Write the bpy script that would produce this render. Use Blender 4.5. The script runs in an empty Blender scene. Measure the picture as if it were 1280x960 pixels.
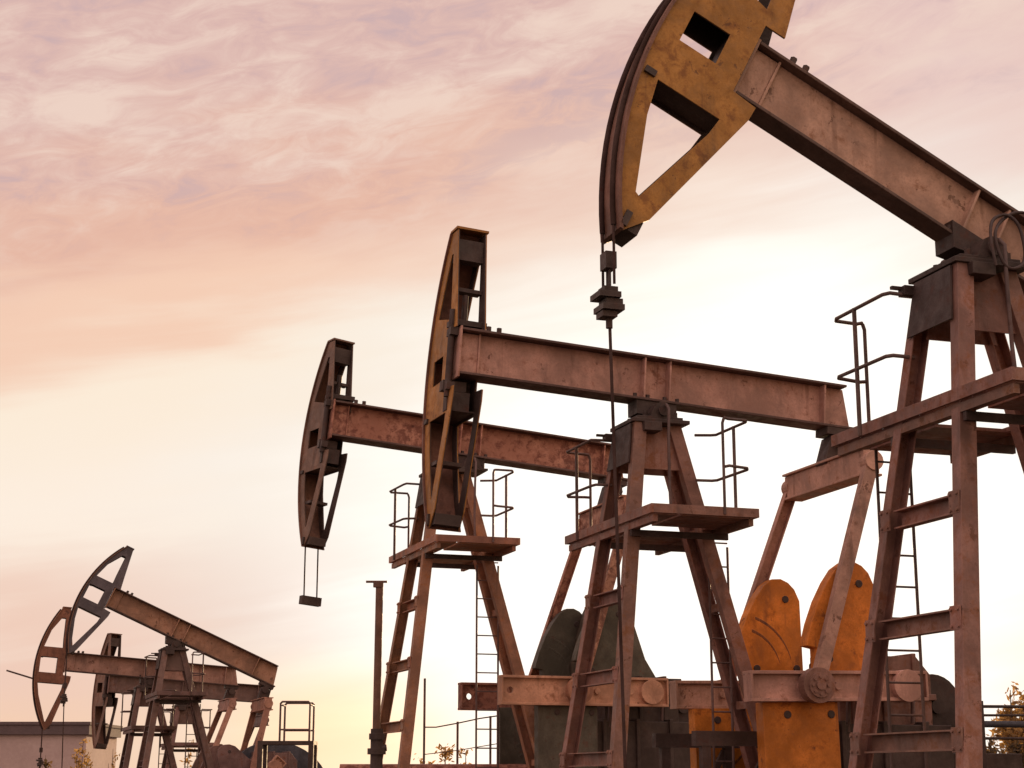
import bpy, bmesh, math, random
from mathutils import Vector, Matrix
from mathutils.geometry import tessellate_polygon
R = math.radians
rnd = random.Random(7)
S = bpy.context.scene
COL = S.collection

# ------------------------------------------------------------------ camera
F, HZ, HC = 2100.0, 975.0, 1.6
PITCH = math.atan((HZ - 480) / F)
cd = bpy.data.cameras.new("camera"); cam = bpy.data.objects.new("camera", cd); COL.objects.link(cam)
cam.location = (0, 0, HC); cam.rotation_euler = (math.pi / 2 + PITCH, 0, 0)
cd.sensor_width = 36; cd.lens = F / 1280 * 36; cd.clip_end = 6000; cd.clip_start = .1
S.camera = cam
S.view_settings.view_transform = 'Standard'; S.view_settings.look = 'None'
S.view_settings.exposure = 0; S.view_settings.gamma = 1; S.view_settings.use_curve_mapping = False
cp, sp = math.cos(PITCH), math.sin(PITCH)

def at(u, v, Y):
    """the point seen at source pixel (u, v) at depth Y"""
    d = Vector(((u - 640), F * cp + (v - 480) * sp, F * sp - (v - 480) * cp))
    return Vector((0, 0, HC)) + d * (Y / d.y)

# ------------------------------------------------------------------ materials
class NT:
    def __init__(s, tree): s.t = tree; s.n = tree.nodes; s.l = tree.links
    def new(s, typ, **kw):
        n = s.n.new(typ)
        for k, v in kw.items(): setattr(n, k, v)
        return n
    def put(s, sock, v):
        if hasattr(v, 'links'): s.l.new(v, sock)
        else:
            if sock.type == 'RGBA' and len(v) == 3: v = (*v, 1)
            sock.default_value = v
    def math(s, op, a, b=0.0, c=0.0, clamp=False):
        n = s.new('ShaderNodeMath', operation=op, use_clamp=clamp)
        for i, v in enumerate((a, b, c)): s.put(n.inputs[i], v)
        return n.outputs[0]
    def mix(s, f, a, b, mode='MIX'):
        n = s.new('ShaderNodeMix', data_type='RGBA', blend_type=mode)
        s.put(n.inputs[0], f); s.put(n.inputs[6], a); s.put(n.inputs[7], b)
        return n.outputs[2]
    def step(s, v, lo, hi, a=0.0, b=1.0):
        n = s.new('ShaderNodeMapRange', interpolation_type='SMOOTHSTEP')
        for i, x in enumerate((v, lo, hi, a, b)): s.put(n.inputs[i], x)
        return n.outputs[0]
    def noise(s, vec, scale, detail=6, rough=.6, dist=0.0):
        n = s.new('ShaderNodeTexNoise'); s.l.new(vec, n.inputs['Vector'])
        n.inputs['Scale'].default_value = scale; n.inputs['Detail'].default_value = detail
        n.inputs['Roughness'].default_value = rough; n.inputs['Distortion'].default_value = dist
        return n.outputs[0]
    def xyz(s, x, y, z):
        n = s.new('ShaderNodeCombineXYZ')
        for i, v in enumerate((x, y, z)): s.put(n.inputs[i], v)
        return n.outputs[0]
    def ramp(s, f, stops, interp='LINEAR'):
        n = s.new('ShaderNodeValToRGB'); cr = n.color_ramp; cr.interpolation = interp
        while len(cr.elements) < len(stops): cr.elements.new(.5)
        for e, (p, c) in zip(cr.elements, stops): e.position = p; e.color = (*c, 1)
        s.l.new(f, n.inputs[0]); return n.outputs[0]

def mat(name):
    m = bpy.data.materials.new(name); m.use_nodes = True
    t = NT(m.node_tree); b = t.n['Principled BSDF']; return m, t, b

def metal(name, base, rust=(.13, .045, .022), dark=(.03, .018, .015), rust_amt=.45, dirt=.5, rough=.62, streak=(1, 1, 1), light=None, spec=.4):
    """weathered painted steel: mottled paint, rust blooms, grime streaks, bump"""
    m, t, b = mat(name)
    tc = t.new('ShaderNodeTexCoord'); oi = t.new('ShaderNodeObjectInfo')
    off = t.math('MULTIPLY', oi.outputs['Random'], 37.0)
    va = t.new('ShaderNodeVectorMath', operation='ADD'); t.l.new(tc.outputs['Object'], va.inputs[0]); t.l.new(t.xyz(off, off, off), va.inputs[1])
    v = va.outputs[0]
    n1 = t.noise(v, 1.7, 8, .65, .4); n2 = t.noise(v, 7.0, 8, .7, .3); n3 = t.noise(v, 38.0, 5, .7)
    mp = t.new('ShaderNodeMapping'); mp.inputs['Scale'].default_value = streak; t.l.new(v, mp.inputs['Vector'])
    n4 = t.noise(mp.outputs[0], 3.0, 6, .6)
    lt = light or tuple(min(1, c * 1.35 + .02) for c in base)
    c = t.mix(t.step(n1, .35, .68), tuple(x * .72 for x in base), lt)
    c = t.mix(t.math('MULTIPLY', t.step(n3, .42, .7), .35), c, tuple(x * .55 for x in base))
    rr = t.math('ADD', t.math('MULTIPLY', n2, .6), t.math('MULTIPLY', n1, .4))
    lo = .66 - .26 * rust_amt
    c = t.mix(t.math('MULTIPLY', t.step(rr, lo, lo + .12), .8), c, rust)
    # rust runs down the faces
    mr = t.new('ShaderNodeMapping'); mr.inputs['Scale'].default_value = (9, 9, .55); t.l.new(v, mr.inputs['Vector'])
    n5 = t.noise(mr.outputs[0], 1.0, 5, .6)
    c = t.mix(t.math('MULTIPLY', t.math('MULTIPLY', t.step(n5, .55, .70), t.step(n1, .40, .6)), .55), c, tuple(.5 * (x + y) for x, y in zip(rust, dark)))
    c = t.mix(t.math('MULTIPLY', t.step(n4, .53, .72), dirt), c, dark)
    # flaked paint with a hard edge
    n6 = t.noise(v, 4.6, 10, .74, .2)
    fl_ = t.math('MULTIPLY', t.step(n6, .635 - .06 * rust_amt, .65 - .06 * rust_amt), t.step(n1, .38, .52))
    c = t.mix(t.math('MULTIPLY', fl_, .75), c, tuple(.55 * x + .45 * y for x, y in zip(dark, rust)))
    # worn edges, paled to paint in the backlit edge strips too
    bv = t.new('ShaderNodeBevel', samples=3); bv.inputs['Radius'].default_value = .016
    ge = t.new('ShaderNodeNewGeometry')
    dt_ = t.new('ShaderNodeVectorMath', operation='DOT_PRODUCT'); t.l.new(bv.outputs[0], dt_.inputs[0]); t.l.new(ge.outputs['Normal'], dt_.inputs[1])
    edge = t.math('MULTIPLY', t.step(dt_.outputs['Value'], .985, .90), t.step(n2, .38, .58))
    c = t.mix(t.math('MULTIPLY', edge, .38), c, tuple(min(1, x * 1.25 + .07) for x in base))
    hs_ = t.new('ShaderNodeHueSaturation'); t.l.new(c, hs_.inputs['Color'])
    t.put(hs_.inputs['Value'], t.math('ADD', t.math('MULTIPLY', t.math('FRACT', t.math('MULTIPLY', oi.outputs['Random'], 91.7)), .34), .84))
    t.put(hs_.inputs['Hue'], t.math('ADD', t.math('MULTIPLY', t.math('FRACT', t.math('MULTIPLY', oi.outputs['Random'], 53.3)), .016), .492))
    t.l.new(hs_.outputs[0], b.inputs['Base Color'])
    b.inputs['Metallic'].default_value = 0.0; b.inputs['Specular IOR Level'].default_value = spec
    t.put(b.inputs['Roughness'], t.step(rr, .35, .65, rough - .15, rough + .22))
    bu = t.new('ShaderNodeBump'); bu.inputs['Strength'].default_value = .35; bu.inputs['Distance'].default_value = .012
    t.put(bu.inputs['Height'], t.math('SUBTRACT', t.math('ADD', t.math('MULTIPLY', n2, .7), t.math('MULTIPLY', n3, .45)), t.math('MULTIPLY', fl_, .25)))
    t.l.new(bu.outputs[0], b.inputs['Normal'])
    return m

V = (1, 1, .25)
M = {}
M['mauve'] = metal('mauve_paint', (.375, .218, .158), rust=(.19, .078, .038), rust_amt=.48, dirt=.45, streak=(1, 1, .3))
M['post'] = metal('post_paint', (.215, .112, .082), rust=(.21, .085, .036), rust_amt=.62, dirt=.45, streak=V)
M['yellow'] = metal('yellow_paint', (.38, .160, .026), rust=(.22, .082, .032), rust_amt=.60, dirt=.42, streak=(1, 1, .4))
M['orange'] = metal('orange_paint', (.50, .150, .008), rust=(.26, .075, .014), rust_amt=.55, dirt=.4, streak=(1, 1, .5))
M['rust'] = metal('rusty_paint', (.40, .175, .105), rust=(.11, .034, .022), rust_amt=.82, dirt=.35, streak=(.3, 1, 1), light=(.50, .26, .17))
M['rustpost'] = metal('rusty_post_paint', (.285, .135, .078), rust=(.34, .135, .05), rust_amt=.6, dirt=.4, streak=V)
M['brownhead'] = metal('brown_head_paint', (.19, .105, .07), rust=(.19, .065, .03), rust_amt=.45, dirt=.5, streak=(1, 1, .4))
M['orangebrown'] = metal('orange_brown_paint', (.33, .165, .105), rust=(.22, .09, .045), rust_amt=.5, dirt=.25)
M['greyhead'] = metal('grey_paint', (.085, .072, .08), rust=(.12, .05, .03), rust_amt=.2, dirt=.3)
M['farhead'] = metal('far_head_paint', (.21, .09, .045), rust=(.13, .055, .03), rust_amt=.5, dirt=.35)
M['farpost'] = metal('far_post_paint', (.15, .085, .07), rust=(.16, .06, .03), rust_amt=.5, dirt=.4, streak=V)
M['dark'] = metal('dark_steel', (.040, .022, .016), rust=(.09, .034, .02), rust_amt=.45, dirt=.5)
M['rail'] = metal('rail_paint', (.10, .06, .05), rust=(.14, .06, .03), rust_amt=.5, dirt=.3)
M['dark_and_shade'] = metal('dark_steel_and_shade', (.045, .027, .020), rust=(.085, .038, .024), rust_amt=.35, dirt=.4)  # dark steel; as head lining it puts the inside shade into colour
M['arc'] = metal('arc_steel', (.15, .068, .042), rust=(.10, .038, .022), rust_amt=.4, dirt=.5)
M['tan'] = metal('sunlit_tan_paint', (.46, .235, .15), rust=(.22, .08, .04), rust_amt=.45, dirt=.3)  # lighter copy for the near crank, sunlight painted into its colour
M['flange'] = metal('shade_dark_flange', (.085, .046, .034), rust=(.07, .03, .02), rust_amt=.4, dirt=.4)  # darker than the web: underside shade is put into the flange colour
M['slot'] = metal('slot_rust', (.16, .05, .008), rust_amt=.4)
M['green'] = metal('dark_green_paint', (.07, .062, .040), rust=(.12, .05, .03), rust_amt=.42, dirt=.4)
M['blueblack'] = metal('blue_black_paint', (.045, .047, .060), rust=(.07, .05, .045), rust_amt=.25, dirt=.2)
M['rope'] = metal('rope_steel', (.05, .028, .022), rust=(.07, .03, .02), rust_amt=.4, rough=.8, spec=.08)

def simple(name, a, b_, scale, rough=.9):
    m, t, b = mat(name); tc = t.new('ShaderNodeTexCoord')
    n = t.noise(tc.outputs['Object'], scale, 8, .65); n2 = t.noise(tc.outputs['Object'], scale * 14, 5, .6)
    c = t.mix(t.step(t.math('ADD', t.math('MULTIPLY', n, .65), t.math('MULTIPLY', n2, .35)), .36, .64), a, b_)
    t.l.new(c, b.inputs['Base Color']); b.inputs['Roughness'].default_value = rough
    bu = t.new('ShaderNodeBump'); bu.inputs['Strength'].default_value = .4; bu.inputs['Distance'].default_value = .03
    t.l.new(n2, bu.inputs['Height']); t.l.new(bu.outputs[0], b.inputs['Normal'])
    return m
M['ground'] = simple('dry_ground', (.045, .031, .02), (.09, .062, .04), .35)
M['concrete'] = simple('concrete', (.26, .24, .22), (.38, .35, .32), 1.5)
M['wall'] = simple('pale_wall', (.40, .30, .275), (.48, .37, .34), .5)
M['roof'] = simple('dark_roof', (.10, .075, .075), (.14, .10, .10), .6)
M['bark'] = simple('bark', (.07, .05, .035), (.13, .09, .06), 6)
def leafmat(name, a, b_):
    m, t, b = mat(name); oi = t.new('ShaderNodeTexCoord')
    n = t.noise(oi.outputs['Object'], 2.2, 4, .6)
    wn = t.new('ShaderNodeTexWhiteNoise', noise_dimensions='3D'); 
    g = t.new('ShaderNodeNewGeometry')
    f = t.math('ADD', t.math('MULTIPLY', n, .6), t.math('MULTIPLY', g.outputs['Random Per Island'], .4))
    c = t.mix(t.step(f, .3, .7), a, b_)
    t.l.new(c, b.inputs['Base Color']); b.inputs['Roughness'].default_value = .6
    tr = t.new('ShaderNodeBsdfTranslucent'); t.l.new(c, tr.inputs[0])
    ms = t.new('ShaderNodeMixShader'); ms.inputs[0].default_value = .62
    out = t.n['Material Output']; t.l.new(b.outputs[0], ms.inputs[1]); t.l.new(tr.outputs[0], ms.inputs[2]); t.l.new(ms.outputs[0], out.inputs[0])
    t.n.remove(wn)
    return m
M['leaf'] = leafmat('autumn_leaf', (.24, .145, .045), (.60, .38, .13))
M['leafdark'] = leafmat('olive_leaf', (.06, .042, .016), (.24, .145, .05))

# ------------------------------------------------------------------ mesh helpers
class MB:
    def __init__(s): s.v = []; s.f = []; s.sm = []; s.mi = []; s.m = 0
    def add(s, vs, fs, smooth=False):
        o = len(s.v); s.v += [tuple(x) for x in vs]
        for f in fs: s.f.append([i + o for i in f]); s.sm.append(smooth); s.mi.append(s.m)
    def hexa(s, c):  # 8 corners: bottom loop 0-3, top loop 4-7
        s.add(c, [(3, 2, 1, 0), (4, 5, 6, 7), (0, 1, 5, 4), (1, 2, 6, 5), (2, 3, 7, 6), (3, 0, 4, 7)])
    def box(s, x0, x1, y0, y1, z0, z1, fn=None):
        c = [(x0, y0, z0), (x1, y0, z0), (x1, y1, z0), (x0, y1, z0), (x0, y0, z1), (x1, y0, z1), (x1, y1, z1), (x0, y1, z1)]
        s.hexa([fn(*p) if fn else p for p in c])
    def prism(s, poly, y0, y1, fn=None, holes=()):
        """poly in (x, z), extruded in y"""
        loops = [list(poly)] + [list(h) for h in holes]
        flat = [p for l in loops for p in l]; n = len(flat)
        tris = tessellate_polygon([[Vector((p[0], p[1], 0)) for p in l] for l in loops])
        g = fn or (lambda x, y, z: (x, y, z))
        vs = [g(p[0], y0, p[1]) for p in flat] + [g(p[0], y1, p[1]) for p in flat]
        fs = [tuple(t) for t in tris] + [tuple(i + n for i in reversed(t)) for t in tris]
        k = 0
        for l in loops:
            m = len(l)
            for i in range(m):
                a, b = k + i, k + (i + 1) % m
                fs.append((a, b, b + n, a + n))
            k += m
        s.add(vs, fs)
    def bar(s, p0, p1, prof, ref=(0, 1, 0), smooth=False):
        """profile polygon (u, v) swept p0 -> p1; v runs along ref"""
        p0, p1 = Vector(p0), Vector(p1); d = (p1 - p0).normalized(); r = Vector(ref)
        vv = (r - d * r.dot(d)).normalized(); uu = vv.cross(d)
        n = len(prof)
        vs = [p0 + uu * a + vv * b for a, b in prof] + [p1 + uu * a + vv * b for a, b in prof]
        tris = tessellate_polygon([[Vector((a, b, 0)) for a, b in prof]])
        fs = [tuple(t) for t in tris] + [tuple(i + n for i in reversed(t)) for t in tris]
        o = len(s.v); s.add(vs, fs)
        s.add(vs, [(i, (i + 1) % n, (i + 1) % n + n, i + n) for i in range(n)], smooth)
    def rod(s, p0, p1, r, n=10):
        s.tube([p0, p1], r, n)
    def tube(s, path, r, n=8, caps=True):
        P = [Vector(p) for p in path]; rs = r if isinstance(r, (list, tuple)) else [r] * len(P)
        vs = []; ref = None
        for i, p in enumerate(P):
            d = ((P[min(i + 1, len(P) - 1)] - P[i]).normalized() + (P[i] - P[max(i - 1, 0)]).normalized()).normalized()
            if ref is None:
                ref = Vector((0, 0, 1)) if abs(d.z) < .9 else Vector((1, 0, 0))
            u = (ref - d * ref.dot(d)).normalized(); ref = u; w = d.cross(u)
            vs += [p + (u * math.cos(k * 2 * math.pi / n) + w * math.sin(k * 2 * math.pi / n)) * rs[i] for k in range(n)]
        fs = []
        for i in range(len(P) - 1):
            for k in range(n):
                a, b = i * n + k, i * n + (k + 1) % n
                fs.append((a, b, b + n, a + n))
        s.add(vs, fs, True)
        if caps: s.add(vs[:n], [tuple(reversed(range(n)))]); s.add(vs[-n:], [tuple(range(n))])
    def build(s, name, m, parent=None, bevel=0.0):
        me = bpy.data.meshes.new(name); me.from_pydata(s.v, [], s.f)
        bm = bmesh.new(); bm.from_mesh(me); bmesh.ops.recalc_face_normals(bm, faces=bm.faces)
        bm.to_mesh(me); bm.free()
        for p, k, j in zip(me.polygons, s.sm, s.mi): p.use_smooth = k; p.material_index = j
        for x in (m if isinstance(m, (list, tuple)) else [m]): me.materials.append(x)
        o = bpy.data.objects.new(name, me); COL.objects.link(o)
        if parent: o.parent = parent
        if bevel:
            b = o.modifiers.new('bevel', 'BEVEL'); b.width = bevel; b.segments = 2; b.limit_method = 'ANGLE'; b.angle_limit = R(50)
        return o

def tag(o, label, cat, group=None, kind=None):
    o['label'] = label; o['category'] = cat
    if group: o['group'] = group
    if kind: o['kind'] = kind
    return o
def empty(name, loc, rz=0, sc=1):
    o = bpy.data.objects.new(name, None); COL.objects.link(o); o.location = loc; o.rotation_euler = (0, 0, rz); o.scale = (sc,) * 3
    o.empty_display_size = .3; return o
def struct(o): o['kind'] = 'structure'; return o
RECT = lambda w, h: [(-w / 2, -h / 2), (w / 2, -h / 2), (w / 2, h / 2), (-w / 2, h / 2)]
def CH(w, d, t):  # channel: web at v = +d/2 .. open towards -v
    return [(-w / 2, -d / 2), (-w / 2 + t, -d / 2), (-w / 2 + t, d / 2 - t), (w / 2 - t, d / 2 - t), (w / 2 - t, -d / 2), (w / 2, -d / 2), (w / 2, d / 2), (-w / 2, d / 2)]
def ring(cx, cz, r, n=20, a0=0): return [(cx + r * math.cos(a0 + k * 2 * math.pi / n), cz + r * math.sin(a0 + k * 2 * math.pi / n)) for k in range(n)]

# ------------------------------------------------------------------ the setting: ground
KEYS = [(-400, 0), (20, 0), (28.5, .45), (36, .1), (48, -1.14), (53, -1.7), (62, -2.6), (90, -2.8), (4000, -2.8)]
def gz(y):
    for (a, za), (b, zb) in zip(KEYS, KEYS[1:]):
        if a <= y <= b: k = (y - a) / (b - a); k = k * k * (3 - 2 * k); return za + (zb - za) * k
    return KEYS[-1][1]
g = MB()
xs = [-3000, -800, -300, -120] + [i * 3.0 for i in range(-25, 26)] + [120, 300, 800, 3000]
ys = [-400, -100, -30] + [i * 2.0 for i in range(-5, 46)] + [120, 200, 500, 1200, 3500]
for y in ys:
    for x in xs: g.v.append((x, y, gz(y) + (0 if abs(x) > 80 or y > 95 or y < -12 else rnd.uniform(-.05, .02))))
nx = len(xs)
for j in range(len(ys) - 1):
    for i in range(nx - 1): g.f.append((j * nx + i, j * nx + i + 1, (j + 1) * nx + i + 1, (j + 1) * nx + i)); g.sm.append(True); g.mi.append(0)
struct(g.build('ground', M['ground']))

# ------------------------------------------------------------------ pump jack
PIV = 6.4      # height of the beam's underside over the post
RA = 3.62      # radius of the horse head's front
SH = (2.86, 2.76); LP = 2.88; RP = 1.32
TH = R(18.4)

def arc_pts(b0, b1, r, n=22):
    a0, a1 = math.asin(b0 / r), math.asin(b1 / r)
    return [(-r * math.cos(a0 + (a1 - a0) * i / n), r * math.sin(a0 + (a1 - a0) * i / n)) for i in range(n + 1)]
HOLES = [[(-3.40, -.44), (-2.74, -.44), (-2.77, -.62), (-3.075, -1.52), (-3.12, -1.50), (-3.34, -.80)],
         [(-3.39, .02), (-3.0, .02), (-3.0, .36), (-3.39, .36)],
         [(-3.34, .93), (-2.80, .80), (-2.82, 1.05), (-2.88, 1.72), (-2.95, 1.72), (-3.18, 1.28)]]
HOLES_OPEN = [[(-3.50, -.40), (-2.70, -.40), (-2.72, -.56), (-3.09, -1.62), (-3.13, -1.62), (-3.42, -.80)],
              [(-3.50, -.08), (-2.97, -.08), (-2.97, .42), (-3.50, .42)],
              [(-3.44, .74), (-2.84, .74), (-2.86, 1.05), (-2.87, 1.70), (-2.99, 1.70), (-3.27, 1.28)]]

def pump(u, v, Y, label, tilt, mats, sc=1.0, swing=None, holes=HOLES, bridle=None, ladder=(.45, .82, .05),
         crank=True, hood='dark', cw='orange', seed=1, thick=1.0, da=0.0, dt=0.0, hs=1.0, b0=.02, phi=None, slant=0.0, px_=0.0, hb=0.0, shz=0.0, RE=2.16, ch=.15, gt=3.18, hole=False, detail=True, frame=False):
    O = at(u, v, Y)
    base = Vector((O.x, O.y, O.z - PIV * sc))
    root = empty('pump_jack', base, TH, sc)
    tag(root, label, 'pump jack', 'pump jacks standing on the oil field')
    rr = random.Random(seed)
    mb_, mp_, mh_ = M[mats[0]], M[mats[1]], M[mats[2]]
    ct, st = math.cos(R(tilt)), math.sin(R(tilt))
    def B(a, y, b): return (a * ct + b * st, y, PIV - a * st + b * ct)     # beam frame -> pump frame
    # --- walking beam
    FW, FT, BH = .20 * thick, .032, .61
    XE = -2.70 + da
    def Bm(a, y, b): return B(a, y, b + b0)
    b = MB()
    b.prism([(XE, FT), (2.92 + dt, FT), (2.80 + dt, BH - FT), (XE, BH - FT)], -.018, .018, Bm)
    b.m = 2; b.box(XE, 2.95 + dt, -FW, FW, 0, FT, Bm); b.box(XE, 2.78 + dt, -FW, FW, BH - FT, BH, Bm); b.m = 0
    b.box(XE - .028, XE, -FW + .01, FW - .01, -.04, BH + .02, Bm)
    for s in (-1, 1):
        for a in (-.18, .18): b.box(a - .012, a + .012, *sorted((s * .018, s * (FW - .015))), FT, BH - FT, Bm)
        b.box(XE + .25, XE + .275, *sorted((s * .018, s * .075)), FT, BH - FT, Bm)
        b.box(XE, XE + .25, *sorted((s * .018, s * .05)), FT + .01, BH - FT - .01, Bm)
        b.box(2.45, 2.475, *sorted((s * .018, s * (FW - .02))), FT, BH - FT, Bm)
    b.m = 1
    for s in (-1, 1):
        for a in (.36, .50): b.rod(Bm(XE + a, s * FW * .6, BH - .005), Bm(XE + a, s * FW * .6, BH + .07), .035, 6)
        for a in (-.30, -.12, .12, .30): b.rod(Bm(a, s * FW * .7, FT - .005), Bm(a, s * FW * .7, FT + .05), .03, 6)
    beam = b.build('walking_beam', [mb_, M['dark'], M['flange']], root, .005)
    # --- horse head (modelled in the beam frame, origin at the near rear corner of its plates)
    HW = .2
    def HB(a, y, b): return B(a + da if hs == 1 else -2.74 + da + (a + 2.74) * hs, y, .32 + hb + (b - .32) * hs)
    if swing is None: H = HB
    else:
        cs, sn = math.cos(R(swing)), math.sin(R(swing))
        def H(a, y, bb):
            x0, y0 = a + 2.74, y + HW
            return HB(-2.79 + x0 * cs + y0 * sn, .06 - x0 * sn + y0 * cs, bb)
    h = MB()
    outl = arc_pts(-1.86, 2.02, RA - .02) + [(-2.76, 2.02), (-2.60, 1.04), (-2.53, .65), (-2.745, .65), (-2.745, -.12), (-2.49, -.14), (-2.50, -.29), (-2.90, -1.66), (-3.07, -1.88)]
    for y0, y1 in ((-HW, -HW + .012), (HW - .012, HW)): h.prism(outl, y0, y1, H, holes)
    iw = HW - .026
    h.box(-3.02, -2.74, -HW - .02, HW + .02, 2.03, 2.06, H)
    head = h.build('horse_head', mh_, root)
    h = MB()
    for y0, y1 in ((-HW + .0135, -HW + .024), (HW - .024, HW - .0135)): h.prism(outl, y0, y1, H, holes)  # dark lining plates added to paint the shade inside the head
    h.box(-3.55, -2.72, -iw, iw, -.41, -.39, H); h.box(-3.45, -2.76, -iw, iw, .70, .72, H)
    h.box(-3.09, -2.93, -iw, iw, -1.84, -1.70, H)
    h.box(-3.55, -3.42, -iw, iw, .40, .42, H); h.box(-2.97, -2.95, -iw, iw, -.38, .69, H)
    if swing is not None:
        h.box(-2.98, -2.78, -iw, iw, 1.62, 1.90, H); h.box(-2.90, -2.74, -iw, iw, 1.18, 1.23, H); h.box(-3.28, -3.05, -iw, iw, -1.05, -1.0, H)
    h.build('ribs_and_shade_lining', M['dark_and_shade'], head)
    h = MB()
    arc_o, arc_i = arc_pts(-1.88, 2.03, RA + .012, 26), arc_pts(-1.88, 2.03, RA - .0185, 26)
    oo = [(p, -HW - .03) for p in arc_o]
    for (p, p2), (i, i2) in zip(zip(arc_o, arc_o[1:]), zip(arc_i, arc_i[1:])):
        h.add([H(p[0], -HW - .03, p[1]), H(p2[0], -HW - .03, p2[1]), H(p2[0], HW + .03, p2[1]), H(p[0], HW + .03, p[1])], [(0, 1, 2, 3)], True)
        h.add([H(i[0], -HW - .03, i[1]), H(i2[0], -HW - .03, i2[1]), H(i2[0], HW + .03, i2[1]), H(i[0], HW + .03, i[1])], [(3, 2, 1, 0)], True)
        for yy in (-HW - .03, HW + .03): h.add([H(p[0], yy, p[1]), H(p2[0], yy, p2[1]), H(i2[0], yy, i2[1]), H(i[0], yy, i[1])], [(0, 1, 2, 3)])
    for p, i in ((arc_o[0], arc_i[0]), (arc_o[-1], arc_i[-1])): h.add([H(p[0], -HW - .03, p[1]), H(i[0], -HW - .03, i[1]), H(i[0], HW + .03, i[1]), H(p[0], HW + .03, p[1])], [(0, 1, 2, 3)])
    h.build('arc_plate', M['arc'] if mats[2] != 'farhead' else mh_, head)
    for y in (-.13, .13):
        k = MB(); k.tube([H(-(RA + .03) * math.cos(t), y, (RA + .03) * math.sin(t)) for t in [-.53 + i * 1.1 / 24 for i in range(25)]], .026, 6)
        k.build('rope', M['rope'], head)
    k = MB()
    for bb in (-.12, .60): k.box(-2.84 + da, -2.735 + da, -.09, .09, bb - .05, bb + .05, B)
    k.rod(B(-2.80 + da, 0, -.25), B(-2.80 + da, 0, .9), .045, 10)
    if swing is not None:
        k.box(-2.86 + da, -2.55 + da, .02, .17, -.16, -.03, B); k.box(-2.80 + da, -2.50 + da, .0, .16, -.42, -.17, B)
        k.box(-2.82 + da, -2.35 + da, -.05, .19, .70, .77, B); k.rod(B(-2.62 + da, .1, .77), B(-2.62 + da, .1, 1.14), .04, 8)
    k.build('hinge', M['dark'], head)
    # --- bridle: two ropes, carrier bar, polished rod
    if bridle:
        tb = -.53
        def hang(y): return Vector(H(-(RA + .03) * math.cos(tb), y, (RA + .03) * math.sin(tb)))
        pa, pb = hang(-.13), hang(.13)
        k = MB(); L = bridle[0]
        for p in (pa, pb): k.rod(p + Vector((0, 0, .05)), p - Vector((0, 0, L)), .013, 6)
        br = k.build('bridle', M['rope'], root)
        c = (pa + pb) / 2; z = c.z - L
        k = MB()
        if bridle[1] == 'bar': k.box(c.x - .07, c.x + .07, c.y - .25, c.y + .25, z - .14, z) if swing is None else k.bar(pa - Vector((0, 0, L + .05)) + (pa - pb) * .25, pb - Vector((0, 0, L + .05)) + (pb - pa) * .25, RECT(.12, .14), (0, 0, 1))
        else:
            k.box(c.x - .05, c.x + .05, c.y - .07, c.y + .07, z + .16, z + .31); k.rod((c.x, c.y - .03, z - .02), (c.x, c.y - .03, z + .2), .012); k.rod((c.x, c.y + .03, z - .02), (c.x, c.y + .03, z + .2), .012)
            for i, (w, dx) in enumerate(((.07, 0), (.11, -.02), (.085, .025), (.11, .01), (.075, -.015))):
                zz = z - .055 * (i + 1); k.box(c.x - w + dx, c.x + w * .8 + dx, c.y - w * 1.1, c.y + w, zz, zz + .05)
            k.rod((c.x, c.y, z - .26), (c.x, c.y, z - .36), .03)
        k.build('carrier_bar', M['dark'], br)
        if bridle[1] != 'bar':
            k = MB(); k.rod((c.x, c.y, z - .1), (c.x + .10, c.y, 1.0), .015, 8)
            k.build('polished_rod', M['rope'], root)
        root['well'] = (c.x, c.y)
    # --- samson post: four legs, braces, cap, gussets
    ZT = 6.10
    def fl(z, s): return Vector((px_ - .30 - (6.2 - z) * .137, s * (.29 + (6.2 - z) * .127), z))
    def rl(z, s): return Vector((px_ + .17 + (6.2 - z) * .287, s * (.21 + (6.2 - z) * .012), z))
    for s in (-1, 1):
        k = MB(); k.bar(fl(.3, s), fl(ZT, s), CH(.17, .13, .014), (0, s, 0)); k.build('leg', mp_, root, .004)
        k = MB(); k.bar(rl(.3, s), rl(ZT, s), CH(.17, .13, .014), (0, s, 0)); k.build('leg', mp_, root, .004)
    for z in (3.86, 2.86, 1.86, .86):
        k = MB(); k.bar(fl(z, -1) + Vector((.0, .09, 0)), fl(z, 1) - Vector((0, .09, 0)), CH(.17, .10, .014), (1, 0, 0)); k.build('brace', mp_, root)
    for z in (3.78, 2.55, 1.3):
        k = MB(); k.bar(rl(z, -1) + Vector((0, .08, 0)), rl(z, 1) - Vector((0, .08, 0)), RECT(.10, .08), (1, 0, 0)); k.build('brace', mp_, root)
    if detail:
        for z in (3.86, 2.86, 1.86):
            for s in (-1, 1):
                k = MB()
                c_ = fl(z, s); x_ = c_.x - .088
                k.box(x_ - .014, x_, c_.y - s * .02 - .075, c_.y - s * .02 + .075, z - .10, z + .10)
                for dy in (-.05, .05):
                    for dz in (-.07, .07): k.rod((x_ - .03, c_.y - s * .02 + dy, z + dz), (x_ - .010, c_.y - s * .02 + dy, z + dz), .016, 6)
                k.build('joint_plate', mp_, root)
        k = MB(); k.tube([(.02, -.42, 6.34), (.02, -.50, 6.26), (.0, -.52, 5.9), (-.02, -.56, 5.3), (-.02, -.60, 4.8)], .020, 7); k.build('grease_line', M['rail'], root)
        k = MB(); k.box(-3.55, -3.44, -HW - .03, -HW - .001, -.45, -.39, H); k.build('rope_clip', M['dark_and_shade'], head); k = MB(); k.box(-3.12, -3.06, -HW - .03, -HW - .001, -1.84, -1.70, H); k.build('rope_clip', M['dark_and_shade'], head)
    k = MB()
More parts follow.
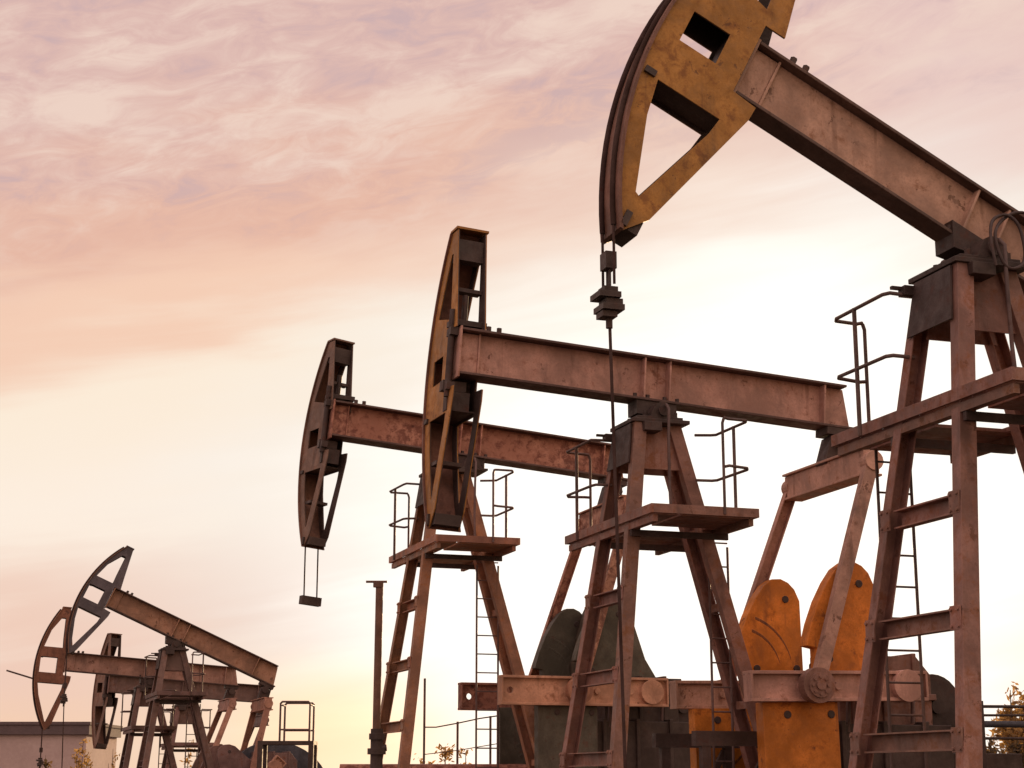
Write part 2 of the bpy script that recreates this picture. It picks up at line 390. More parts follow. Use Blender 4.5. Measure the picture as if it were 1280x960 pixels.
    for s in (-1, 1):
        p = [fl(5.52, s).xz, rl(5.52, s).xz, rl(6.08, s).xz, fl(6.08, s).xz]
        yy = s * .21
        k.prism([(q[0], q[1]) for q in p], yy - .012, yy + .012)
    k.build('gusset', mp_, root)
    k = MB()
    for f0, dx in ((fl, -.1),):
        a, c2 = f0(5.56, -1), f0(5.56, 1); a2, c3 = f0(6.085, -1), f0(6.085, 1)
        k.add([a + Vector((dx, 0, 0)), c2 + Vector((dx, 0, 0)), c3 + Vector((dx, 0, 0)), a2 + Vector((dx, 0, 0)),
               a + Vector((dx - .02, 0, 0)), c2 + Vector((dx - .02, 0, 0)), c3 + Vector((dx - .02, 0, 0)), a2 + Vector((dx - .02, 0, 0))],
              [(0, 1, 2, 3), (7, 6, 5, 4), (0, 1, 5, 4), (1, 2, 6, 5), (2, 3, 7, 6), (3, 0, 4, 7)])
    k.build('gusset', M['dark'], root)
    k = MB(); k.box(-.44 + px_, .36 + px_, -.40, .40, ZT, ZT + .05); k.box(-.36, .28, -.36, .36, ZT + .052, ZT + .09)
    k.box(-.30 + px_, -.06 + px_, -.46, .46, ZT - .12, ZT - .004)
    cap = k.build('post_cap', M['dark'], root, .006)
    k = MB()
    for s in (-1, 1):
        k.prism([(-.17, ZT + .09), (.17, ZT + .09), (.15, ZT + .15)] + ring(0, ZT + .16, .13, 12, .2)[:6] + [(-.15, ZT + .15)], *sorted((s * .16, s * .36)))
        for dx in (-.21, .21): k.rod((dx, s * .26, ZT + .08), (dx, s * .26, ZT + .17), .035, 6)
    k.rod((0, -.40, ZT + .17), (0, .40, ZT + .17), .075, 14)
    k.box(-.28, .28, -.155, .155, ZT + .15, PIV + .04, lambda x, y, z: (x, y, z - x * math.tan(R(tilt)) * (1 if z > ZT + .2 else .5)))
    k.build('saddle_bearing', M['dark'], cap)
    k = MB(); k.box(-.64, -.50, .36, .40, 6.03, 6.06); k.box(-.54, -.40, .30, .42, 5.97, 6.06); k.build('bracket', M['dark'], root)
    # --- platform around the post
    ZD = 4.78
    k = MB()
    def deck(x0, x1, y0, y1):
        n = max(1, round((y1 - y0) / .22))
        for i in range(n): k.box(x0 + .02, x1 - .02, y0 + (y1 - y0) * i / n + .006, y0 + (y1 - y0) * (i + 1) / n - .006, ZD - .035, ZD - rr.uniform(0, .008))
    xa, xb, ya, yb = -.61 + px_, .78 + px_, -1.36, 1.62
    deck(xa + .02, xa + .36, ya, yb); deck(xa + .37, xb, ya, -.42); deck(xa + .37, xb, .42, yb); deck(xb - .26, xb, -.41, .41)
    pl = k.build('platform', mp_, root)
    for x0_, x1_, y0_, y1_ in ((xa - .02, xa + .01, ya - .03, yb + .03), (xb, xb + .03, ya - .03, yb + .03), (xa + .012, xb - .002, ya - .03, ya - .004), (xa + .012, xb - .002, yb + .004, yb + .03)):
        k = MB(); k.box(x0_, x1_, y0_, y1_, ZD - .02, ZD + .09); k.build('toe_board', mp_, pl)
    for x in (xa + .05, xb - .06):
        k = MB(); k.box(x - .03, x + .03, ya + .02, yb - .02, ZD - .12, ZD - .037); k.build('joist', mp_, pl)
    for y in (-.60, .60):
        k = MB(); k.box(xa + .03, xb - .03, y - .025, y + .025, ZD - .20, ZD - .122); k.build('joist', M['dark'], pl)
    # --- guard rails, hooped pipe at both ends
    for s in (1, -1):
        k = MB()
        for z in (ZD + .60, ZD + 1.20):
            path = [(-.44 * s, .36 * s), (-.66 * s, .37 * s), (-.70 * s, .44 * s), (-.72 * s, 1.28 * s), (-.68 * s, 1.36 * s), (-.42 * s, 1.40 * s), (-.36 * s, 1.40 * s)]
            k.tube([(x + px_, y, z + rr.uniform(-.01, .01)) for x, y in path], .019, 7)
        k.tube([(-.36 * s + px_, 1.40 * s, ZD + 1.20), (-.34 * s + px_, 1.40 * s, ZD + 1.14), (-.34 * s + px_, 1.40 * s, ZD)], .019, 7)
        k.rod((-.71 * s + px_, .95 * s, ZD - .05), (-.71 * s + px_, .95 * s, ZD + 1.21), .022, 7)
        k.build('guard_rail', M['rail'], root)
    # --- ladder
    x0, x1, yl = ladder
    k = MB()
    for x in (x0, x1): k.rod((x + slant, yl, .3), (x, yl, ZD + (.0 if yl > 1 else -.2)), .018, 6)
    for i in range(14): dz_ = slant * (1 - (.3 + i * .31) / 4.4); k.rod((x0 + dz_, yl, .6 + i * .31), (x1 + dz_, yl, .6 + i * .31), .011, 6)
    k.build('ladder', M['rail'], root)
    # --- tail bearing, equalizer, pitmans, cranks
    tbx = Vector(B(2.72 + dt, 0, -.10 + b0)); eq = Vector((tbx.x - .12 + .05 * math.sin(R(tilt)), 0, tbx.z - .53))
    k = MB(); k.box(2.50 + dt, 2.93 + dt, -.17, .17, -.10, -.002, Bm); k.rod(B(2.72 + dt, -.24, -.17), B(2.72 + dt, .24, -.17), .10, 14)
    k.bar(tbx + Vector((0, 0, -.06)), eq + Vector((0, 0, .1)), RECT(.30, .28), (0, 1, 0)); k.build('tail_bearing', M['dark'], root)
    EY = 1.09
    k = MB(); k.bar(eq + Vector((0, -EY, 0)), eq + Vector((0, EY, 0)), RECT(.22, .30), (0, 0, 1))
    for z in (-.17, .17): k.bar(eq + Vector((0, -EY, z)), eq + Vector((0, EY, z)), RECT(.30, .03), (0, 0, 1))
    for s in (-1, 1): k.prism(ring(eq.x, eq.z, .13, 18), EY * s - .09, EY * s + .09)
    k.build('equalizer', mb_, root, .005)
    sx, sz = SH[0], SH[1] + shz
    dx, dz = eq.x - sx, eq.z - sz; D = math.hypot(dx, dz)
    D_ = min(max(D, abs(LP - RP) + .02), LP + RP - .02)
    al = math.acos(max(-1, min(1, (D_ * D_ + RP * RP - LP * LP) / (2 * D_ * RP))))
    ph = math.atan2(dz, dx) + al if phi is None else R(phi)
    px, pz = sx + RP * math.cos(ph), sz + RP * math.sin(ph)
    if not crank: return root
    def C(s_, y, p): return (sx + s_ * math.cos(ph) + p * math.sin(ph), y, sz + s_ * math.sin(ph) - p * math.cos(ph))
    pm = math.cos(ph)
    CY, PY = 1.12, 1.33
    for s in (-1, 1):
        k = MB()
        k.bar((eq.x, s * EY, eq.z), (px, s * PY, pz), CH(.17, .11, .016), (0, 1, 0) if s > 0 else (0, -1, 0))
        pt = k.build('pitman', mb_, root, .004)
        k = MB(); k.prism(ring(px, pz, .215, 26), PY * s - .075, PY * s + .075); k.prism(ring(px, pz, .15, 20), PY * s - .10, PY * s + .10)
        k.prism(ring(px, pz, .06, 12), PY * s - .125, PY * s + .125)
        for i in range(8):
            a = i * math.pi / 4; k.prism(ring(px + .105 * math.cos(a), pz + .105 * math.sin(a), .022, 6), PY * s - .118, PY * s + .118)
        k.build('pin_bearing', M['dark'] if mats[1] == 'farpost' else mp_, pt)
        y0, y1 = sorted((s * (CY - .11), s * (CY + .11))); ym = s * CY
        k = MB()
        k.prism([(-.30, -ch - .015), (RE, -ch), (RE, ch), (-.30, ch + .015)], ym - .04, ym + .04, C, [ring(RE - .17, 0, .055, 14)] if hole else [])
        for p in (-ch - .015, ch + .015): k.box(-.30, RE, y0, y1, p - .02, p + .02, C)
        for q in (-.29, .55, RE - .02): k.box(q - .015, q + .015, y0, y1, -ch + .006, ch - .006, C)
        k.prism(ring(0, 0, .20, 24), ym - .15, ym + .15, C)
        for q in (.36, .95, 1.45): k.prism(ring(q, .0, .05, 10), ym - .09, ym + .09, C)
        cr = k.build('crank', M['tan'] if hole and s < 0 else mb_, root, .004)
        W = [(0, .19), (0, 1.26), (.07, 1.42), (.16, 1.51), (.27, 1.56), (.40, 1.555), (.53, 1.47), (.66, 1.30), (.80, 1.06), (.92, .78), (.99, .56), (1.0, .50), (.86, .47), (.86, .19)]
        wy = s * (CY - .12)
        WL = [(0, .19), (0, 1.32), (.06, 1.46), (.18, 1.52), (.84, 1.52), (.97, 1.44), (1.03, 1.30), (1.03, .19)]
        for sd, s0 in ((1, .30), (-1, .92)):
            k = MB(); k.prism([(s0 + a, p * sd) for a, p in (W if sd > 0 else WL)], wy - .10, wy + .10, C)
            k.m = 1
            for hx, hp in ((.22, 1.28), (.10, .34), (.70, .34)): k.prism(ring(s0 + hx, sd * hp, .05, 10), wy - .118, wy + .118, C)
            k.m = 2
            for rad in ((.62, .80) if s > 0 else ()):
                pts = [(s0 + .95 - rad * math.cos(t), sd * (.24 + rad * math.sin(t))) for t in [.25 + i * .09 for i in range(12)]]
                for (a0, p0), (a1, p1) in zip(pts, pts[1:]):
                    yf = wy - .104
                    k.hexa([C(a0, yf, p0), C(a1, yf, p1), C(a1, yf, p1 + sd * .045), C(a0, yf, p0 + sd * .045), C(a0, yf + .012, p0), C(a1, yf + .012, p1), C(a1, yf + .012, p1 + sd * .045), C(a0, yf + .012, p0 + sd * .045)])
            k.build('counterweight', [M[cw], M['dark'], M['slot'] if cw == 'orange' else M[cw]], cr, .008)
    # --- gearbox, belt guard, motor, skid
    k = MB(); k.prism([(2.30, 1.75), (3.65, 1.75), (3.65, gt - .23), (3.45, gt), (2.55, gt), (2.30, gt - .28)], -.52, .52)
    for x in (2.5, 2.95, 3.4): k.prism([(x - .03, 1.72), (x + .03, 1.72), (x + .03, gt + .04), (x - .03, gt + .04)], -.55, .55)
    k.rod((sx, -CY + .12, sz), (sx, CY - .12, sz), .13, 18); k.box(2.25, 3.70, -.56, .56, 2.62, 2.70)
    gb = k.build('gearbox', M['dark'] if cw == 'green' else mp_, root, .01)
    k = MB()
    hp = [(2.75, 1.6), (4.75, 1.0), (4.95, 1.25), (4.9, 1.75), (4.6, 2.2), (3.3, 3.30), (3.1, 3.40), (2.85, 3.38), (2.65, 3.15), (2.6, 2.3)]
    if hood == 'blueblack': hp = [(2.2, 1.4), (4.9, 1.0), (4.95, 2.0)] + [(3.35 + 1.5 * math.cos(t) - .25 * math.sin(t), 2.25 + 1.28 * math.sin(t) + .05 * math.cos(t)) for t in [.1 + i * .16 for i in range(18)]] + [(2.0, 2.2)]
    if hood == 'green': hp = [(2.2, 1.4), (4.4, 1.0), (4.4, 1.9), (3.9, 2.5), (3.52, 3.1), (3.30, 3.75), (3.12, 4.10), (2.85, 4.28), (2.6, 4.2), (2.4, 3.8), (2.2, 3.0)]
    k.prism(hp, .58, .68); k.prism(hp, .82, .92)
    n = len(hp)
    for i in range(n):
        (xa, za), (xb, zb) = hp[i], hp[(i + 1) % n]
        k.add([(xa, .60, za), (xb, .60, zb), (xb, .90, zb), (xa, .90, za)], [(0, 1, 2, 3)])
    k.build('belt_guard', M[hood], root, .01)
    k = MB(); k.prism(ring(4.6, 1.35, .34, 20), -.35, .55); k.box(4.2, 5.0, -.4, .5, .62, 1.0)
    for i in range(9): k.prism(ring(4.6, 1.35, .37, 20), -.30 + i * .09, -.275 + i * .09)
    k.build('motor', M['dark'], root)
    k = MB()
    for y in (-.62, .62):
        k.box(-1.7, 5.4, y - .12, y + .12, .24, .27); k.box(-1.7, 5.4, y - .12, y + .12, .51, .54); k.box(-1.7, 5.4, y - .012, y + .012, .27, .51)
    for x in (-1.5, .2, 2.1, 3.8, 5.2): k.box(x - .08, x + .08, -.60, .60, .28, .50)
    for s in (-1, 1): k.box(-1.35, -.95, s * 1.04 - .15 if s < 0 else s * 1.04 - .15, s * 1.04 + .15, .20, .42)
    k.build('skid', mp_, root)
    k = MB(); k.box(2.0, 3.8, -.72, .72, .545, 2.30 + shz); k.box(3.82, 4.95, -.55, .6, .545, 1.95)
    for x in (2.2, 2.8, 3.4): k.box(x - .03, x + .03, -.78, .78, .56, 2.34 + shz)
    k.build('pedestal', M['dark_and_shade'], root, .01)
    if detail:
        for s in ((-1, 1) if frame else ()):
            k = MB()
            for x in (.35, 1.25): k.box(x - .06, x + .06, s * .62 - .05, s * .62 + .05, .54, 2.02 + shz)
            k.box(.2, 1.98, s * .62 - .06, s * .62 + .06, 2.02 + shz, 2.20 + shz)
            k.bar((.42, s * .62, .60), (1.20, s * .62, 1.98 + shz), RECT(.08, .05), (0, 1, 0)); k.bar((1.32, s * .62, .60), (1.95, s * .62, 1.98 + shz), RECT(.08, .05), (0, 1, 0))
            k.rod((.2, s * .62, 1.55 + shz), (1.98, s * .62, 1.55 + shz), .04, 10)
            k.build('side_frame', M['dark'], root)
        k = MB(); k.prism(ring(3.75, 2.55 + shz, .42, 28), -.40, -.30); k.prism(ring(3.75, 2.55 + shz, .36, 28), -.47, -.402); k.prism(ring(3.75, 2.55 + shz, .10, 14), -.52, -.20); k.build('brake_drum', M['dark'], root)
        k = MB(); k.tube([(3.3, -.60, 2.32 + shz), (3.3, -.64, 2.7 + shz), (3.05, -.66, 2.9 + shz), (2.5, -.66, 2.92 + shz), (2.35, -.66, 2.7 + shz), (2.3, -.70, 2.2 + shz)], .03, 8); k.build('oil_pipe', M['rail'], root)
    k = MB(); k.box(-1.9, 5.6, -1.35, 1.35, -.8, .235); k.build('foundation', M['concrete'], root, .02)
    return root

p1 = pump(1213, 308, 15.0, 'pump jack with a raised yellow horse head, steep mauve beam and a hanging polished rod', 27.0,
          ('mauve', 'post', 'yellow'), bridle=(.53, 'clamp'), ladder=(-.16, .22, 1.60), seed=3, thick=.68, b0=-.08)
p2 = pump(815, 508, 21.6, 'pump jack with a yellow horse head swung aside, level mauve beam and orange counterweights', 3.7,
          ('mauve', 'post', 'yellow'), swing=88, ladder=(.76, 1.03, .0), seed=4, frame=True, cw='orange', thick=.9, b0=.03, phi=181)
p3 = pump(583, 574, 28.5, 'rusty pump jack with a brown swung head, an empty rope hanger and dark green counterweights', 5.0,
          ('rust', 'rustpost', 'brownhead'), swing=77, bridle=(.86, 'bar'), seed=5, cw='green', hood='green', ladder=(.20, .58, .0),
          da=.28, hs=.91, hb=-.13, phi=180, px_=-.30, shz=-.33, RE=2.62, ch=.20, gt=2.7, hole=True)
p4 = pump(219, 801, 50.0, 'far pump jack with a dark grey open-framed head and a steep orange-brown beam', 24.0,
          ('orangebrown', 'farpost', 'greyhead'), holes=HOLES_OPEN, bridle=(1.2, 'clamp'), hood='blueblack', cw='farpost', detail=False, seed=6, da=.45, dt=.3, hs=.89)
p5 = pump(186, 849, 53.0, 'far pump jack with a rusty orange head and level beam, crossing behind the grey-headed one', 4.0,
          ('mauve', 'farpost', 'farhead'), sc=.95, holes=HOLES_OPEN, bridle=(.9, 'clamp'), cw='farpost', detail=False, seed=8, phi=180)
p6 = pump(233, 873, 62.0, 'far pump jack whose narrow brown head is swung aside, behind the level beam', 3.0,
          ('farpost', 'farpost', 'brownhead'), sc=1.04, swing=70, cw='farpost', detail=False, seed=9, phi=180)

for o, q0, q1, r_ in ((p5, (8, 838), (47, 850), .028),):
    k = MB(); iv = lambda w_: (Matrix.Rotation(-TH, 3, 'Z') @ (w_ - o.location)) / o.scale.x
    k.rod(iv(at(*q0, 51.6)), iv(at(*q1, 51.85)), r_, 7); k.build('brake_rod', M['dark'], o)

# a loose hose draped over the nearest pump's saddle
def loc(root, x, y, z):
    c, s = math.cos(TH), math.sin(TH); k = root.scale.x
    return Vector(root.location) + Vector((x * c - y * s, x * s + y * c, z)) * k
k = MB()
pts = [(-.10, -.52, 6.05), (-.12, -.50, 6.30), (-.02, -.40, 6.52), (.14, -.38, 6.60), (.24, -.42, 6.50), (.26, -.46, 6.25), (.18, -.50, 6.08), (.0, -.52, 6.06), (-.06, -.48, 6.34), (.12, -.36, 6.56), (.35, -.34, 6.66), (.7, -.32, 6.58), (1.2, -.30, 6.30)]
dense = []
for i in range(len(pts) - 1):
    p0, p1_, p2_, p3_ = (Vector(pts[max(i - 1, 0)]), Vector(pts[i]), Vector(pts[i + 1]), Vector(pts[min(i + 2, len(pts) - 1)]))
    for j in range(6):
        t = j / 6; dense.append(.5 * ((2 * p1_) + (p2_ - p0) * t + (2 * p0 - 5 * p1_ + 4 * p2_ - p3_) * t * t + (3 * p1_ - p0 - 3 * p2_ + p3_) * t ** 3))
k.tube(dense, .016, 6); k.build('grease_hose', M['dark'], p1)

# ------------------------------------------------------------------ wellheads
def wellhead(root, label):
    x, y = root['well']; p = loc(root, x, y, 0); p.z = gz(p.y)
    e = empty('wellhead', p); tag(e, label, 'wellhead', 'wellheads under the pump jacks')
    H = loc(root, 0, 0, 1.0).z - p.z
    k = MB(); k.rod((0, 0, -.2), (0, 0, H), .11, 16)
    for z in (.25, .6, H - .25): k.rod((0, 0, z), (0, 0, z + .07), .2, 16)
    k.build('casing', M['dark'], e)
    k = MB(); k.rod((-.7, 0, .8), (.7, 0, .8), .055, 12); k.rod((.5, 0, .8), (.5, 0, -.1), .055, 12); k.build('flow_line', M['dark'], e)
    k = MB(); k.tube([(-.45 + .14 * math.cos(t), .14 * math.sin(t), 1.05) for t in [i * math.pi / 8 for i in range(17)]], .015, 6); k.rod((-.45, 0, .8), (-.45, 0, 1.05), .02); k.rod((-.59, 0, 1.05), (-.31, 0, 1.05), .012)
    k.build('valve_wheel', M['dark'], e)
    k = MB(); k.rod((0, 0, H), (0, 0, H + .22), .07, 12); k.rod((0, 0, H + .05), (0, 0, H + .10), .13, 12); k.build('stuffing_box', M['rail'], e)
    del root['well']
    return e
wellhead(p1, 'dark wellhead under the rod of the raised yellow head')
wellhead(p4, 'far wellhead below the dark grey open-framed head')
wellhead(p5, 'far wellhead below the rusty orange head')
if 'well' in p3: del p3['well']

# ------------------------------------------------------------------ vent pipe, wire fence, pipelines
a = at(473, 726, 26.0)
e = empty('vent_pipe', (a.x, a.y, gz(a.y))); tag(e, 'thin upright dark vent pipe with a flat cap bar, beside the rusty post', 'pipe')
h = a.z - gz(a.y)
k = MB(); k.rod((0, 0, 0), (.02, 0, h - .03), .058, 14); k.build('pipe', M['arc'], e)
k = MB(); k.box(-.19, .14, -.03, .03, h - .03, h + .0); k.rod((.0, 0, h - .10), (.0, 0, h - .03), .08, 12); k.build('cap', M['arc'], e)
k = MB()
for z, r in ((1.62, .14), (1.84, .12)): k.rod((.02, 0, z), (.02, 0, z + .09), r, 14)
k.rod((.02, 0, 1.3), (.02, 0, 2.0), .095, 14); k.rod((.0, 0, 1.70), (.17, 0, 1.72), .05, 12)
k.build('valve', M['dark_and_shade'], e)

Yf = 31.0
e = empty('wire_fence', (at(531, 960, Yf).x, Yf, gz(Yf))); tag(e, 'thin wire fence with slim posts behind the rusty pump jack', 'fence')
o_ = Vector(e.location)
for (uu, v1) in ((531, 848), (572, 902), (613, 895), (655, 890)):
    tp = at(uu, v1, Yf) - o_; k = MB(); k.rod((tp.x, 0, -.1), (tp.x, 0, tp.z), .022, 7); k.build('fence_post', M['rail'], e)
k = MB(); k.tube([at(q[0], q[1], Yf) - o_ for q in ((531, 909), (545, 909), (572, 904), (600, 898), (655, 890))], .012, 6)
k.tube([at(q[0], q[1] + 34, Yf) - o_ for q in ((531, 909), (572, 904), (655, 890))], .008, 6)
k.build('wire', M['rail'], e)

Yp = 29.5
A_, B_ = at(425, 961, Yp), at(690, 962, Yp)
e = empty('pipeline', (A_.x, Yp, gz(Yp))); tag(e, 'low dark red pipeline on short stands behind the rusty post', 'pipeline')
L = B_.x - A_.x; hz = A_.z - gz(Yp)
k = MB(); k.rod((0, 0, hz - .03), (L, 0, hz - .03), .11, 16); k.build('pipe', M['rust'], e)
for i in range(3):
    k = MB(); x = .5 + i * (L - 1) / 2; k.box(x - .06, x + .06, -.12, .12, -.1, hz - .13); k.build('stand', M['concrete'], e)

# pipe rack far right
Yr = 22.0
A_ = at(1216, 905, Yr)
e = empty('pipe_rack', (A_.x, Yr, gz(Yr))); tag(e, 'raised dark pipe rack with thin rails in front of the right bush', 'pipe rack')
o_ = Vector(e.location)
k = MB()
k.rod((-.2, 0, A_.z - o_.z), (5, .9, A_.z - o_.z), .042, 12); k.build('pipe', M['blueblack'], e)
k = MB()
for vv, r in ((883, .020), (894, .016), (923, .018)):
    z = at(1216, vv, Yr).z - o_.z; k.rod((-.2, 0, z), (5, .9, z + .02), r, 8)
k.build('rail', M['dark'], e)
for x in (.12, 1.9, 3.7):
    k = MB(); z = at(1216, 876, Yr).z - o_.z; k.box(x - .03, x + .03, x * .18 - .03, x * .18 + .03, -.1, z); k.build('post', M['dark'], e)

# railed service platform behind the grey-headed pump
Ys = 47.0
A_ = at(392, 926, Ys)
x0 = at(322, 926, Ys).x
e = empty('service_platform', ((A_.x + x0) / 2, Ys, gz(Ys))); tag(e, 'raised steel service platform with a thin handrail beside the dark belt guard', 'platform')
w = (A_.x - x0) / 2; zd = A_.z - gz(Ys)
k = MB(); k.box(-w, w, 0, 1.0, zd - .10, zd); k.build('deck', M['dark'], e)
for sx_ in (-1, 1):
    for yy in (.06, .94): k = MB(); k.box(sx_ * (w - .07) - .07, sx_ * (w - .07) + .07, yy - .06, yy + .06, -.1, zd - .102); k.build('leg', M['dark'], e)
k = MB(); zt = at(392, 877, Ys).z - gz(Ys); zm = at(392, 912, Ys).z - gz(Ys)
xl, xr = at(350, 900, Ys).x - e.location.x, at(387, 900, Ys).x - e.location.x
for yy in (.03, .97):
    k.tube([(xl, yy, zd), (xl, yy, zt - .05), (xl + .05, yy, zt), (xr - .05, yy, zt), (xr, yy, zt - .05), (xr, yy, zd)], .03, 7)
    k.rod((xl, yy, zm), (xr, yy, zm), .025, 7)
for x in (xl, xr): k.rod((x, .03, zt - .08), (x, .97, zt - .08), .025, 7)
k.build('handrail', M['rail'], e)

# shed far left
Ysd = 75.0
A_, B_ = at(-60, 903, Ysd), at(112, 903, Ysd); zs = gz(Ysd)
e = empty('shed', ((A_.x + B_.x) / 2, Ysd + 3, zs)); tag(e, 'low pale shed with a dark flat roof edge behind the far pump jacks', 'shed')
w = (B_.x - A_.x) / 2; zt = A_.z - zs; zb = at(0, 918, Ysd).z - zs
k = MB(); k.box(-w + .15, w - .15, -2.8, 3, -.3, zb); k.build('wall', M['wall'], e)
k = MB(); k.box(-w, w, -3.0, 3.2, zb + .003, zt); k.box(-w - .05, w + .05, -3.06, 3.26, zt - .10, zt + .03); k.build('roof', M['roof'], e)
k = MB(); k.box(-.6, .6, -2.86, -2.803, .0, 2.0); k.build('door', M['roof'], e)
for x in (-2.6, 2.3):
    k = MB(); k.box(x - .6, x + .6, -2.84, -2.803, 1.2, 2.1); k.build('window', M['blueblack'], e)


# ------------------------------------------------------------------ bushes
def bush(u, v_top, Y, w, label, m, n=900, leaf=.07, seed=0):
    rn = random.Random(seed); top = at(u, v_top, Y); g0 = gz(Y); H = top.z - g0
    e = empty('bush', (top.x, Y, g0)); tag(e, label, 'bush', 'bushes around the oil field')
    k = MB(); lf = MB(); tips = []
    for i in range(13):
        a = rn.uniform(0, 6.283); r = w * math.sqrt(rn.random()) * .95; hh = H * (1 - .5 * (r / w) ** 2) * rn.uniform(.72, 1.0)
        if i == 0: r, hh = .1 * w, H
        P = [Vector((0, 0, -.1)), Vector((math.cos(a) * r * .35, math.sin(a) * r * .35, hh * .4)), Vector((math.cos(a) * r * .75, math.sin(a) * r * .75, hh * .75)), Vector((math.cos(a) * r, math.sin(a) * r, hh))]
        k.tube(P, [.05, .03, .018, .006], 6)
        for j in range(9):
            t = rn.uniform(.3, 1); q = P[1].lerp(P[3], t); d = Vector((rn.gauss(0, 1), rn.gauss(0, 1), rn.uniform(.1, 1.2))).normalized() * rn.uniform(.2, .5) * w * .55
            if q.z + d.z > H: d.z = max(0, H - q.z)
            k.tube([q, q + d * .6, q + d], [.01, .007, .003], 5); tips.append((q, d))
    for i in range(n):
        q, d = rn.choice(tips); c = q + d * rn.uniform(.3, 1.1) + Vector((rn.gauss(0, .06), rn.gauss(0, .06), rn.gauss(0, .06)))
        x = Vector((rn.gauss(0, 1), rn.gauss(0, 1), rn.gauss(0, 1))).normalized(); y = x.orthogonal().normalized(); s = leaf * rn.uniform(.6, 1.4)
        lf.add([c - x * s, c + y * s * .45, c + x * s, c - y * s * .45], [(0, 1, 2, 3)])
    k.build('stem', M['bark'], e); lf.build('leaves', m, e)
    return e
bush(1258, 862, 25.0, 1.25, 'sunlit brown bush behind the raised pipe rack, with a tall sprig', M['leaf'], 3600, .06, 1)
bush(1276, 878, 26.0, 1.4, 'broad golden bush at the far end of the raised pipe rack', M['leaf'], 4200, .06, 21)
bush(1290, 900, 23.5, 1.2, 'dark bushy shrub at the foot of the raised pipe rack', M['leafdark'], 5200, .06, 2)
bush(1238, 925, 22.8, .7, 'low dark shrub beside the foot of the steep pump jack post', M['leafdark'], 3000, .05, 3)
bush(556, 936, 36.0, .9, 'low golden bush behind the thin wire fence', M['leaf'], 1500, .06, 4)
bush(585, 940, 37.0, .7, 'small golden bush by the foot of the ladder', M['leaf'], 1000, .06, 5)
bush(512, 944, 36.0, .45, 'tiny yellow bush between the legs of the rusty post', M['leaf'], 600, .05, 11)
bush(104, 926, 58.0, .7, 'slim yellow-green bush in front of the pale shed', M['leaf'], 900, .08, 6)
bush(142, 936, 57.0, .8, 'yellow bush under the narrow swung head', M['leaf'], 900, .08, 7)
bush(235, 925, 66.0, 1.1, 'pale yellow bush seen between the far post legs', M['leaf'], 900, .09, 8)
bush(60, 944, 68.0, 1.0, 'low brown bush at the shed wall', M['leafdark'], 700, .09, 9)

# ------------------------------------------------------------------ sky and sun
SAZ, SEL = R(11.0), R(7.0)       # azimuth right of the view, elevation
w = bpy.data.worlds.new("World"); S.world = w; w.use_nodes = True
t = NT(w.node_tree); bg = t.n['Background']; bg.inputs[1].default_value = .1
sky = t.new('ShaderNodeTexSky', sky_type='NISHITA'); sky.sun_disc = False
sky.sun_elevation = SEL; sky.sun_rotation = SAZ; sky.dust_density = 3; sky.air_density = 1.2
tc = t.new('ShaderNodeTexCoord'); sx = t.new('ShaderNodeSeparateXYZ'); t.l.new(tc.outputs['Generated'], sx.inputs[0])
X, Yd, Z = sx.outputs
az = t.math('ARCTAN2', X, Yd); el = t.math('ARCSINE', Z)
# soft wandering of everything
wv = t.xyz(t.math('MULTIPLY', az, 2.2), t.math('MULTIPLY', el, 7.0), 0.0)
n_big = t.math('SUBTRACT', t.noise(wv, 1.6, 3, .5), .5)
# layered streaks, rising gently to the right
elt = t.math('SUBTRACT', el, t.math('MULTIPLY', az, .18))
st_v = t.xyz(t.math('MULTIPLY', az, 4.0), t.math('MULTIPLY', elt, 30.0), 1.7)
n_st = t.math('SUBTRACT', t.noise(st_v, 1.0, 6, .55, .5), .5)
e2 = t.math('ADD', elt, t.math('ADD', t.math('MULTIPLY', n_big, .11), t.math('MULTIPLY', n_st, .075)))
K = 10.0
D = lambda d: d / 40
base = t.ramp(t.math('DIVIDE', e2, R(40), clamp=True), [(0, (1.0, .66, .42)), (D(4), (1.0, .68, .47)), (D(7.2), (.93, .65, .53)), (D(10.5), (1.06, .92, .79)), (D(15.5), (1.05, .90, .74)), (D(18), (.98, .66, .50)), (D(20.5), (.86, .52, .405)), (D(25), (.78, .52, .47)), (D(34), (.76, .50, .46))], 'EASE')
rx = t.math('DIVIDE', t.math('SUBTRACT', az, R(7.0)), R(19.5)); ry = t.math('DIVIDE', t.math('SUBTRACT', elt, R(5.5)), R(15.5))
r = t.math('SQRT', t.math('ADD', t.math('MULTIPLY', rx, rx), t.math('MULTIPLY', ry, ry)))
r = t.math('ADD', r, t.math('ADD', t.math('MULTIPLY', n_big, .45), t.math('MULTIPLY', n_st, .35)))
lil = t.math('MULTIPLY', t.step(az, R(6), R(16)), t.step(el, R(15), R(21)))
base = t.mix(t.math('MULTIPLY', lil, .6), base, (.84, .64, .64))
base = t.mix(t.math('MULTIPLY', t.step(r, 1.22, .45), .95), base, (1.0, .96, .90))
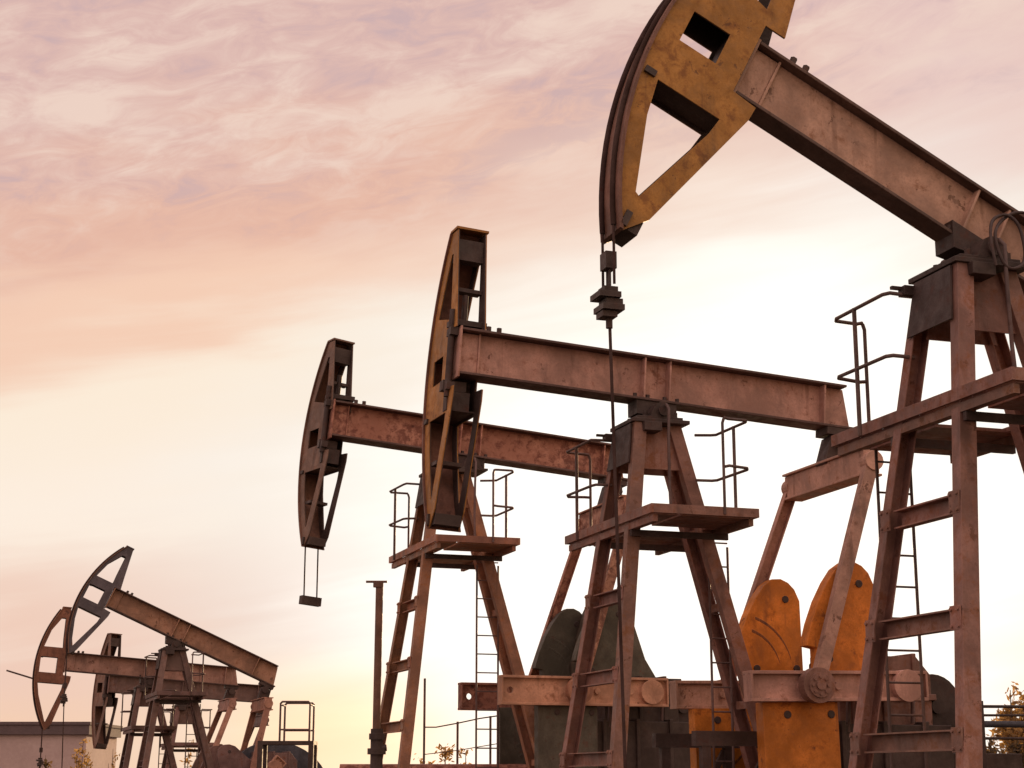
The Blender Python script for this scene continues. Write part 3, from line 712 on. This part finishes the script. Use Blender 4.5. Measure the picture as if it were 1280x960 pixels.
gx = t.math('DIVIDE', t.math('SUBTRACT', az, R(-5.6)), R(5.5)); gy = t.math('DIVIDE', t.math('SUBTRACT', el, R(1.2)), R(3.0))
g2 = t.math('SQRT', t.math('ADD', t.math('MULTIPLY', gx, gx), t.math('MULTIPLY', gy, gy)))
base = t.mix(t.math('MULTIPLY', t.step(g2, 1.2, .2), .8), base, (1.35, .90, .54))
core = t.step(r, .9, .35, 1.0, 1.30)
# high wispy clouds
wp = t.xyz(t.math('MULTIPLY', az, 7.0), t.math('MULTIPLY', t.math('SUBTRACT', el, t.math('MULTIPLY', az, .20)), 20.0), 4.2)
n_w = t.noise(wp, 1.0, 4, .55, .5)
n_f = t.noise(wp, 3.6, 9, .66, .9)
wm = t.math('ADD', t.math('MULTIPLY', n_w, .6), t.math('MULTIPLY', n_f, .4))
hi = t.step(t.math('ADD', elt, t.math('MULTIPLY', n_big, .14)), R(17.5), R(23))
base = t.mix(t.math('MULTIPLY', t.step(wm, .50, .38), t.math('MULTIPLY', hi, .55)), base, (.56, .42, .47))
base = t.mix(t.math('MULTIPLY', t.step(wm, .46, .64), t.math('MULTIPLY', hi, .8)), base, (.95, .74, .63))
# unseen sky behind the viewer and overhead, brightened as added fill light
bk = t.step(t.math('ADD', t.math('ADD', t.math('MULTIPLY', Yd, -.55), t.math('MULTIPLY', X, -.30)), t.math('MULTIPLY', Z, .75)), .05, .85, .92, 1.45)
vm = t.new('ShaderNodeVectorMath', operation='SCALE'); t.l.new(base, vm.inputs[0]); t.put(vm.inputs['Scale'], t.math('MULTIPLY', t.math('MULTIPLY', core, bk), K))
fin = t.mix(.012, vm.outputs[0], sky.outputs[0], 'ADD')
t.l.new(fin, bg.inputs[0])

sd = bpy.data.lights.new('sun', 'SUN'); so = bpy.data.objects.new('sun', sd); COL.objects.link(so)
sd.energy = 4.8; sd.angle = R(1.5); sd.color = (1.0, .66, .36)
dirv = Vector((math.sin(SAZ) * math.cos(SEL), math.cos(SAZ) * math.cos(SEL), math.sin(SEL)))
so.rotation_euler = dirv.to_track_quat('Z', 'Y').to_euler()
so.location = (0, 0, 30)
S.cycles.max_bounces = 6
